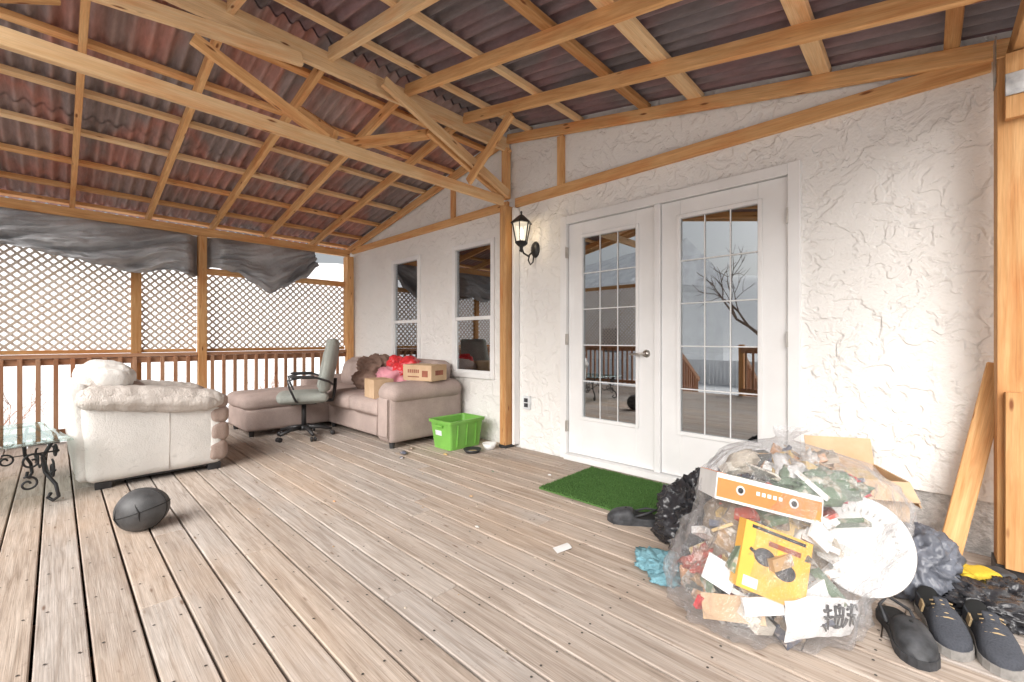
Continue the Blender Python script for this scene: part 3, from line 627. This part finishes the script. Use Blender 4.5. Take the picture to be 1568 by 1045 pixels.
# ---------------------------------------------------------------- glass table
tb=empty('glass_side_table',(-4.17,.085,0),R(9)); b=MB(); b.rbox((-.54,-.36,.425),(.54,.36,.006),.005,seg=16); b.obj('glass_top',[m_tglass],tb,)
b=MB(); x0,x1,y0,y1=-1.0,-.08,-.65,-.06
b.tube([(x0,y0,.41),(x1,y0,.41),(x1,y1,.41),(x0,y1,.41)],.009,8,closed=True); b.tube([(x0,y0,.35),(x1,y0,.35),(x1,y1,.35),(x0,y1,.35)],.006,8,closed=True)
def spiral(cx,cz,r0,turns,a0,sg,plane,oy):
    pts=[]
    for i in range(26):
        k=i/25; a=a0+sg*turns*2*math.pi*k; r=r0*(1-.8*k); u=cx+r*math.cos(a); z=cz+r*math.sin(a)
        pts.append((u,oy,z) if plane=='x' else (oy,u,z))
    return pts
for (lx,ly,sx,sy) in ((x0,y0,-1,-1),(x1,y0,1,-1),(x1,y1,1,1),(x0,y1,-1,1)):
    b.tube([(lx-sx*.03,ly-sy*.03,.40),(lx-sx*.11,ly-sy*.06,.30),(lx-sx*.10,ly-sy*.05,.20),(lx-sx*.02,ly-sy*.01,.12),(lx+sx*.0,ly,.04),(lx-sx*.04,ly-sy*.02,.012),(lx-sx*.07,ly-sy*.04,.03),(lx-sx*.05,ly-sy*.03,.06)],.011,8)
    b.tube(spiral(lx-sx*.10,.33,.055,1.3,0,sx,'x',ly),.007,6); b.tube(spiral(lx-sx*.20,.19,.07,1.4,1.5,-sx,'x',ly),.007,6); b.tube(spiral(ly-sy*.12,.30,.06,1.3,0,sy,'y',lx),.007,6); b.tube(spiral(ly-sy*.14,.16,.05,1.3,2,-sy,'y',lx),.007,6)
for yy in (y0,y1): b.tube([(x0+.1,yy,.2),(x0+.3,yy,.13),((x0+x1)/2,yy,.22),(x1-.3,yy,.13),(x1-.1,yy,.2)],.007,6)
b.obj('iron_frame',[m_iron],tb)
# ---------------------------------------------------------------- mat
b=MB(); b.b2((-2.06,2.45,.001),(-1.22,3.15,.012))
for i in range(26000):
    x=random.uniform(-2.06,-1.22); y=random.uniform(2.45,3.15); h=random.uniform(.008,.018); a=random.random()*6.28; dx,dy=.0022*math.cos(a),.0022*math.sin(a); l=random.uniform(-.008,.008); m_=random.uniform(-.008,.008)
    b.v+= [Vector((x-dx,y-dy,.011)),Vector((x+dx,y+dy,.011)),Vector((x+l,y+m_,.011+h))]; o_=len(b.v)-3; b.f.append([o_,o_+1,o_+2]); b.m.append(0); b.sm.append(False); b.lc+=[(0,0,0,.5)]*3
b.obj('artificial_turf_mat',[m_turf],None)
# ---------------------------------------------------------------- shoes
def shoe(name,pos,yaw,L=.29,W_=.105,H=.10,kind='clog',mats=None):
    e=empty(name,pos,yaw); b=MB(); ss=[0,.03,.10,.2,.3,.4,.48,.56,.66,.78,.88,.95,1.0]
    wd=[.45,.66,.76,.76,.74,.78,.84,.9,.98,1.0,.88,.62,.25]; hp=[.6,.92,1,.95,.86,.84,.95,.92,.80,.66,.55,.45,.25]
    if kind=='clog': hp=[.3,.5,.55,.52,.5,.6,.95,1,.95,.85,.72,.55,.3]
    n=18; vs=[];fs=[];mt=[]
    for s_,w,h in zip(ss,wd,hp):
        for k in range(n+1):
            th=math.pi*k/n; cx=math.cos(th); x=W_/2*w*math.copysign(abs(cx)**.75,cx); z=.028+(H*h-.028)*max(0,math.sin(th))**.6
            if .06<s_<.44 and abs(cx)<.8: z=.03+.002*k%2
            vs.append((x+.012*math.sin(s_*3)*1,-s_*L,z))
    for i in range(len(ss)-1):
        for k in range(n):
            fs.append((i*(n+1)+k,i*(n+1)+k+1,(i+1)*(n+1)+k+1,(i+1)*(n+1)+k)); c_=abs(math.cos(math.pi*(k+.5)/n)); mt.append(1 if (.06<(ss[i]+ss[i+1])/2<.45 and c_<.8) else 0)
    b.add(vs,fs,mat=mt,smooth=True)
    vs=[];fs=[]
    for z in (0,.03):
        for s_,w in zip(ss,wd): vs.append((W_/2*w*1.06+.012*math.sin(s_*3),-s_*L*1.02+.003,z)); vs.append((-W_/2*w*1.06+.012*math.sin(s_*3),-s_*L*1.02+.003,z))
    m=len(ss)*2
    for i in range(len(ss)-1):
        a=2*i; fs+=[(a,a+2,m+a+2,m+a),(a+1,m+a+1,m+a+3,a+3),(m+a,m+a+2,m+a+3,m+a+1),(a,a+1,a+3,a+2)]
    fs+=[(0,m,m+1,1),(m-2,m-1,2*m-1,2*m-2)]
    b.add(vs,fs,mat=2)
    if kind=='clog':
        for r_ in range(3):
            for k in range(3): b.lathe([(0,.002),(.006,.002),(.006,-.002)],( -.02+k*.02+.01,-L*(.62+.1*r_),H*(.97-.11*r_)-abs(k-1)*.008),8,mat=1)
        b.tube([(-W_*.38,-L*.45,.05),(-W_*.37,-L*.2,.075),(0,-.0,.085),(W_*.42,-L*.2,.075),(W_*.45,-L*.45,.05)],.006,6,mat=0)
    else:
        b.rbox((.01,-L*.52,H*.86),(.022,.05,.008),.007,(R(18),0,0),8,mat=0)
        for k in range(5): b.tube([(-.022,-L*(.42+.06*k),H*(.93-.05*k)),(.01,-L*(.43+.06*k),H*(1.0-.05*k)),(.042,-L*(.42+.06*k),H*(.93-.05*k))],.0028,6,mat=3)
        b.box((.052,-L*.3,H*.55),(.006,.05,.03),(0,R(-12),.1),mat=3); b.box((-.035,-L*.3,H*.55),(.006,.05,.03),(0,R(12),-.1),mat=3)
    b.obj('shoe_body',mats,e)
cm=[m_shoe,m_in,m_shoe,m_tan]; sm_=[m_shoeg,m_in,m_sole,m_tan]
shoe('black_clog',(-.11,2.27,0),R(20),.30,.115,.10,'clog',cm); shoe('black_clog',(-1.16,2.46,0),R(-62),.28,.11,.09,'clog',cm)
shoe('running_sneaker',(.0,2.43,0),R(14),.31,.11,.115,'sneaker',sm_); shoe('running_sneaker',(.135,2.43,0),R(10),.31,.11,.115,'sneaker',sm_)
# cloth, bags
b=MB(); b.crumple((-.93,2.00,.028),(.09,.085,.038),.45,1.9,floor=.002,sub=5,sharp=1.5); b.crumple((-.86,1.94,.012),(.06,.07,.016),.5,2.1,floor=.002,sub=4,sharp=1.5); b.obj('teal_cloth',[m_cloth],None)
b=MB(); b.crumple((-.93,2.42,.13),(.16,.20,.17),.4,2.4,floor=.002,sub=5); b.crumple((-.88,2.30,.10),(.15,.15,.12),.4,2.6,floor=.002,sub=5); b.crumple((-.95,2.55,.24),(.07,.07,.10),.5,2.4,sub=4); b.obj('black_garbage_bag',[m_bagb],None)
b=MB(); b.crumple((-.03,2.62,.12),(.13,.15,.15),.35,2.4,floor=.002,sub=5); b.obj('grey_garbage_bag',[m_bagg],None)
b=MB(); b.crumple((.17,2.58,.03),(.14,.12,.05),.6,3,floor=.002,sub=5); b.crumple((.25,2.72,.03),(.10,.10,.05),.6,3,floor=.002,sub=5); b.obj('crumpled_black_plastic',[m_bagb],None)
def glove(nm,pos,yaw):
    e=empty(nm,pos,yaw); b=MB(); b.rbox((0,0,.022),(.045,.06,.018),.016,seg=10,wr=.006,wf=14)
    for k in range(4): b.tube([(-.034+k*.022,.05,.022),(-.038+k*.025,.085,.026),(-.042+k*.028,.125-.008*abs(k-1.5),.014)],[.013,.013,.010],8)
    b.tube([(.04,-.01,.02),(.07,.02,.022),(.082,.055,.015)],[.014,.014,.011],8); b.rbox((0,-.085,.022),(.042,.035,.018),.015,seg=8,mat=1,wr=.005,wf=14); b.obj('glove_body',[m_yel,m_shoe],e)
glove('work_glove',(.08,2.84,.03),R(60)); glove('work_glove',(.17,2.80,.05),R(130)); glove('work_glove',(.08,2.76,.02),R(20))
b=MB(); b.tube([(.19,2.97,.015),(.22,2.94,.02),(.24,2.90,.012)],.012,8,mat=0); b.tube([(.17,3.0,.012),(.22,2.99,.02),(.25,2.96,.012)],.010,8,mat=1); b.tube([(.20,2.92,.01),(.16,2.95,.01)],.008,8,mat=2); b.obj('childrens_toy',[m_red,m_green,m_blue],None)
# open cardboard box
cb=empty('cardboard_box',(-.27,2.86,0),R(28)); b=MB(); w,d,h=.16,.16,.42
for q in (((-w,-d,.0),(w,-d+.005,h)),((-w,d-.005,0),(w,d,h)),((-w,-d+.006,0),(-w+.005,d-.006,h)),((w-.005,-d+.006,0),(w,d-.006,h))): b.b2(*q)
b.beam((w,0,h),(w+.05,0,h-.12),.30,.005); b.beam((-w,0,h),(-w-.12,0,h+.08),.30,.005); b.beam((0,d,h),(0,d+.04,h+.13),.32,.005); b.beam((0,-d,h),(0,-d-.08,h-.07),.32,.005)
b.obj('box_panels',[m_card],cb)
b=MB(); b.rbox((.0,0,.30),(.13,.13,.10),.03,seg=8,wr=.02,mat=0); b.obj('box_contents',[m_lit],cb)
# ---------------------------------------------------------------- big clear bag
gb=empty('clear_garbage_bag',(-.43,2.085,0),R(43.6)); gb.scale=(.85,.94,.98)
secs=[(.0,-.14,-.02,.30,.24),(.012,-.14,-.02,.38,.29),(.10,-.13,-.02,.415,.31),(.22,-.07,-.01,.42,.31),(.35,.03,0,.43,.31),(.46,.07,.01,.42,.30),(.55,.07,.02,.38,.27),(.62,.05,.02,.29,.22),(.66,.03,.02,.17,.14),(.685,.02,.02,.06,.05),(.70,.02,.02,.03,.03),(.73,.03,.01,.06,.045),(.745,.04,.0,.075,.06)]
def sec(z):
    for A,B in zip(secs,secs[1:]):
        if z<=B[0]: k=(z-A[0])/(B[0]-A[0]); return [a+(c-a)*k for a,c in zip(A,B)]
    return secs[-1]
b=MB(); nv,nu=90,150; zl=[.745*(j/nv) for j in range(nv+1)]
vs=[];fs=[]
for z in zl:
    _,ca,cbb,hw_,hd=sec(z)
    for i in range(nu):
        a=2*math.pi*i/nu; c_,s_=math.cos(a),math.sin(a); c2=math.copysign(abs(c_)**.85,c_); s2=math.copysign(abs(s_)**.85,s_)
        q=Vector((c_*2.3,s_*2.3,z*4)); dsp=(.3-abs(noise.noise(q)))*.09+(.25-abs(noise.noise(q*2.4+Vector((3,1,5)))))*.06+(.2-abs(noise.noise(q*5+Vector((7,1,5)))))*.025
        fade=min(1,hw_/.25)
        pl=.0
        if z>.5: pl=.03*math.sin(a*9+z*8)*min(1,(z-.5)*8)*fade
        k=1+(dsp*fade)/.40+pl
        vs.append((ca+hw_*c2*k,cbb+hd*s2*k,max(.002,z+.01*noise.noise(q*1.5)*(1 if z>.03 else 0))))
for j in range(nv):
    for i in range(nu): fs.append((j*nu+i,j*nu+(i+1)%nu,(j+1)*nu+(i+1)%nu,(j+1)*nu+i))
fs.append(tuple(range(nu-1,-1,-1)))
b.add(vs,fs,smooth=True,rnd=0.0); b.obj('plastic_film',[m_clear],gb)
b=MB()
def inside(k=.84):
    z=random.uniform(.04,.60); _,ca,cc,hw_,hd=sec(z); a=random.random()*6.283; r=math.sqrt(random.uniform(.15,1))*k
    return (ca+hw_*r*math.cos(a),cc+hd*r*math.sin(a),z),r
for i in range(260):
    p,r=inside(.78); kk=random.random()
    rot=(random.uniform(-.8,.8),random.uniform(-.8,.8),random.random()*3.14)
    if p[0]>.12 and p[1]<.02: continue
    if kk<.78:
        sx=random.uniform(.06,.20); sy=random.uniform(.04,.12); sz=random.uniform(.006,.05); b.box(p,(sx,sy,sz),rot)
    elif kk<.93: b.crumple(p,(random.uniform(.03,.08),random.uniform(.03,.06),random.uniform(.015,.04)),.7,2.2,rot=rot,sub=3,sharp=1.6)
    else: b.lathe([(0,-.05),(.02,-.05),(.022,.03),(.01,.045),(.01,.06),(0,.06)],n=12,M=Matrix.Translation(p)@Euler(rot).to_matrix().to_4x4())
b.crumple((-.05,.02,.26),(.28,.20,.22),.2,2.4,rnd=.9); b.obj('rubbish',[m_lit],gb)
# named contents
b=MB(); MO=Matrix.Translation((-.175,-.06,.49))@Euler((R(-12),R(9),R(-14))).to_matrix().to_4x4()
b.box((0,0,0),(.42,.30,.10),mat=0,M=MO); b.box((0,-.1512,-.004),(.41,.002,.072),mat=1,M=MO); b.box((-.19,0,.051),(.035,.30,.0015),mat=1,M=MO); b.box((.02,.02,.051),(.26,.18,.0018),mat=2,M=MO,rnd=.45)
for xx in (-.11,.10): b.lathe([(0,.0015),(.018,.0015),(.018,0)],n=16,mat=0,M=MO@Matrix.Translation((xx,-.152,.002))@Matrix.Rotation(R(90),4,'X')); b.lathe([(0,.0025),(.011,.0025),(.011,0)],n=16,mat=3,M=MO@Matrix.Translation((xx,-.152,.002))@Matrix.Rotation(R(90),4,'X'))
for k in range(5): b.box((-.04+k*.022,-.1525,.006+.0),(.014,.002,.014),mat=0,M=MO)
b.obj('game_box',[m_paper,m_orange,m_lit,m_shoe],gb)
b=MB(); MY=Matrix.Translation((-.215,-.235,.29))@Euler((R(-14),R(17),R(-8))).to_matrix().to_4x4()
b.box((0,0,0),(.275,.06,.24),M=MY); b.box((0,-.0305,.105),(.22,.002,.012),mat=1,M=MY); b.box((-.085,-.0305,-.09),(.06,.002,.035),mat=2,M=MY)
for s in (-1,1): b.lathe([(0,.004),(.040,.004),(.044,0)],n=20,mat=1,sc=(1,.7),M=MY@Matrix.Translation((s*.043,-.031,-.0-s*.012))@Matrix.Rotation(R(90),4,'X'))
b.box((0,-.0325,.004),(.05,.004,.014),mat=1,M=MY); b.box((-.092,-.0325,.02),(.03,.004,.012),(0,.4,0),mat=1,M=MY); b.box((.03,-.0308,.065),(.13,.002,.018),mat=3,M=MY)
b.obj('goggles_box',[m_yo,m_shoe,m_paper,m_cardd],gb,)
b=MB(); MF=Matrix.Translation((.22,-.17,.33))@Euler((R(76),R(15),R(-34))).to_matrix().to_4x4()@Matrix.Scale(.88,4)
b.lathe([(0,0),(.12,0),(.135,.012),(.165,.034),(.200,.042),(.207,.032),(.165,.020),(.13,-.006),(0,-.012)],n=48,M=MF)
for k in range(36): a=k*math.pi/18; b.tube([MF@Vector((.14*math.cos(a),.14*math.sin(a),.018)),MF@Vector((.195*math.cos(a),.195*math.sin(a),.043))],.003,5)
b.obj('foam_plate',[m_foam],gb)
b=MB()
def wf(u,v):
    x=-.20+u*.34; z=.035+v*.15; _,ca,cc,hw_,hd=sec(z); xx=max(-.95,min(.95,(x-ca)/hw_)); y=cc-hd*(1-abs(xx)**2.2)**.5*.95; return (x,y+.012*noise.noise(Vector((u*5,v*4,1))),z+.02*math.sin(u*4))
b.sheet(wf,30,14)
def stroke(u0,v0,u1,v1,w=.006):
    p0=Vector(wf(u0,v0));p1=Vector(wf(u1,v1)); o_=Vector((0,-.006,0)); b.tube([p0+o_,(p0+p1)/2+o_+Vector((0,-.003,0)),p1+o_],[w,w*.8,w*.5],6,mat=1)
for (cu,cv) in ((.50,.50),(.66,.55),(.84,.6)):
    stroke(cu-.06,cv+.05,cu+.06,cv+.08); stroke(cu,cv+.32,cu,cv-.25); 
stroke(.78,.55,.74,.28);stroke(.87,.6,.93,.35);stroke(.8,.85,.77,.75);stroke(.9,.9,.93,.78);stroke(.60,.3,.72,.3);stroke(.60,.8,.60,.3);stroke(.72,.8,.72,.3);stroke(.60,.8,.72,.8);stroke(.44,.7,.55,.72);stroke(.45,.35,.48,.2)
b.obj('printed_shopping_bag',[m_paper,m_shoe],gb)
b=MB(); b.box((-.36,-.20,.10),(.24,.02,.09),(R(-25),R(-8),R(-25)),mat=0); b.box((-.40,-.17,.22),(.12,.02,.10),(R(-15),R(20),R(-30)),mat=1); b.box((-.47,-.14,.09),(.05,.02,.05),(.3,.3,.5),mat=2); b.box((-.27,-.27,.15),(.16,.02,.06),(R(-20),R(-5),R(-5)),mat=1); b.box((-.05,-.25,.17),(.16,.02,.07),(R(-12),R(-25),R(6)),mat=1); b.box((-.02,-.26,.40),(.10,.02,.07),(R(-12),R(40),R(6)),mat=3,rnd=.8); b.crumple((.05,-.14,.55),(.15,.07,.045),.6,2.2,mat=3,rnd=.45,sharp=1.6); b.box((-.33,-.21,.33),(.03,.05,.18),(R(-12),R(30),R(-16)),mat=3,rnd=.45); b.crumple((.17,-.12,.53),(.08,.05,.04),.6,2.2,mat=2,sharp=1.6)
b.obj('packaging',[m_card,m_paper,m_red,m_lit],gb)
# ---------------------------------------------------------------- neighbours & vegetation
def house(name,x,y,w,d,h,rz):
    e=empty(name,(x,y,-.75),rz); b=MB(); b.b2((-w/2,-d/2,0),(w/2,d/2,h),0)
    z=.3
    while z<h-.05: b.b2((-w/2-.02,-d/2-.03,z),(w/2+.02,d/2+.03,z+.02),0); z+=.3
    b.add([(-w/2-.4,-d/2-.5,h-.1),(w/2+.4,-d/2-.5,h-.1),(w/2+.4,0,h+2.2),(-w/2-.4,0,h+2.2),(w/2+.4,d/2+.5,h-.1),(-w/2-.4,d/2+.5,h-.1)],[(0,1,2,3),(3,2,4,5),(0,3,5),(1,4,2)],mat=1)
    for sx in (-.32,0,.32):
        for zz in (1.2,3.8):
            if zz+1.3>h: continue
            for sy in (-1,1):
                b.b2((sx*w-.6,sy*(d/2+.05)-.02,zz),(sx*w+.6,sy*(d/2+.05)+.02,zz+1.2),2); b.b2((sx*w-.7,sy*(d/2+.035)-.02,zz-.1),(sx*w+.7,sy*(d/2+.035)+.02,zz+1.3),3)
    b.obj('building',[m_siding,m_shing,m_dglass,m_white],e)
house('neighbour_house',-13,-16.5,9,6,4.6,R(22))
b=MB(); x=-9
while x<8: b.b2((x,-12.02,-.75),(x+.14,-12,.25)); x+=.15
b.obj('board_fence',[m_siding],None)
def bare(b,p,d,L,r,depth,mat=0):
    pts=[p]; q=Vector(p); dd=Vector(d)
    for i in range(3): dd=(dd+Vector([random.uniform(-.18,.18) for _ in range(3)])).normalized(); q=q+dd*L/3; pts.append(q.copy())
    b.tube(pts,[r,r*.88,r*.76,r*.62],5 if depth>2 else 3,mat=mat)
    if depth>0:
        for k in range(random.choice([2,3,3])):
            nd=(dd+Vector([random.uniform(-.75,.75) for _ in range(3)])+Vector((0,0,.15))).normalized(); bare(b,pts[random.choice([2,3,3])],nd,L*random.uniform(.6,.82),r*.6,depth-1,mat)
for (x,y,h) in ((-4,-11,1.8),):
    b=MB(); bare(b,Vector((0,0,-.1)),(0,0,1),h,.12,5); b.obj('bare_tree',[m_bark],None,loc=(x,y,-.75))
for (x,y) in ((-9.6,-.6),(-9.4,1.2),(-9.8,3.0),(-9.9,4.6)):
    b=MB()
    for k in range(9): bare(b,Vector((random.uniform(-.3,.3),random.uniform(-.3,.3),-.02)),(random.uniform(-.5,.5),random.uniform(-.5,.5),1),random.uniform(.4,.6),.010,3)
    b.obj('dogwood_shrub',[m_twig],None,loc=(x,y,-.75))
b=MB(); b.lathe([(0,0),(.2,0),(.25,.5),(.27,.5),(.26,.53),(0,.53)],(-3.9,-2.0,0),20); b.obj('blue_bin',[m_blue],None)
# ---------------------------------------------------------------- light & camera
w=bpy.data.worlds.new('World'); S.world=w; w.use_nodes=True; nt=w.node_tree; sk=nt.nodes.new('ShaderNodeTexSky'); sk.sky_type='NISHITA'; sk.sun_disc=False; EL,AZ=36,162
sk.sun_elevation=R(EL); sk.sun_rotation=R(AZ); sk.dust_density=5; sk.ozone_density=.6; sk.air_density=1.0
hs_=nt.nodes.new('ShaderNodeHueSaturation'); hs_.inputs['Saturation'].default_value=.25; nt.links.new(sk.outputs[0],hs_.inputs['Color']); nt.links.new(hs_.outputs[0],nt.nodes['Background'].inputs[0]); nt.nodes['Background'].inputs[1].default_value=.15
L=bpy.data.lights.new('sun','SUN'); L.energy=5.0; L.angle=R(60); L.color=(1,.965,.92); lo=bpy.data.objects.new('sun',L); S.collection.objects.link(lo)
d=Vector((math.sin(R(AZ))*math.cos(R(EL)),math.cos(R(AZ))*math.cos(R(EL)),math.sin(R(EL)))); lo.rotation_euler=d.to_track_quat('Z','Y').to_euler()
cam=bpy.data.cameras.new('camera'); co=bpy.data.objects.new('camera',cam); S.collection.objects.link(co); S.camera=co
co.location=(0,0,1.10); co.rotation_euler=(R(90),0,R(43.6)); cam.lens=15.27; cam.sensor_width=36; cam.shift_y=-.0016; cam.clip_end=1000; cam.clip_start=.02
S.view_settings.view_transform='Standard'; S.view_settings.look='None'; S.view_settings.exposure=0
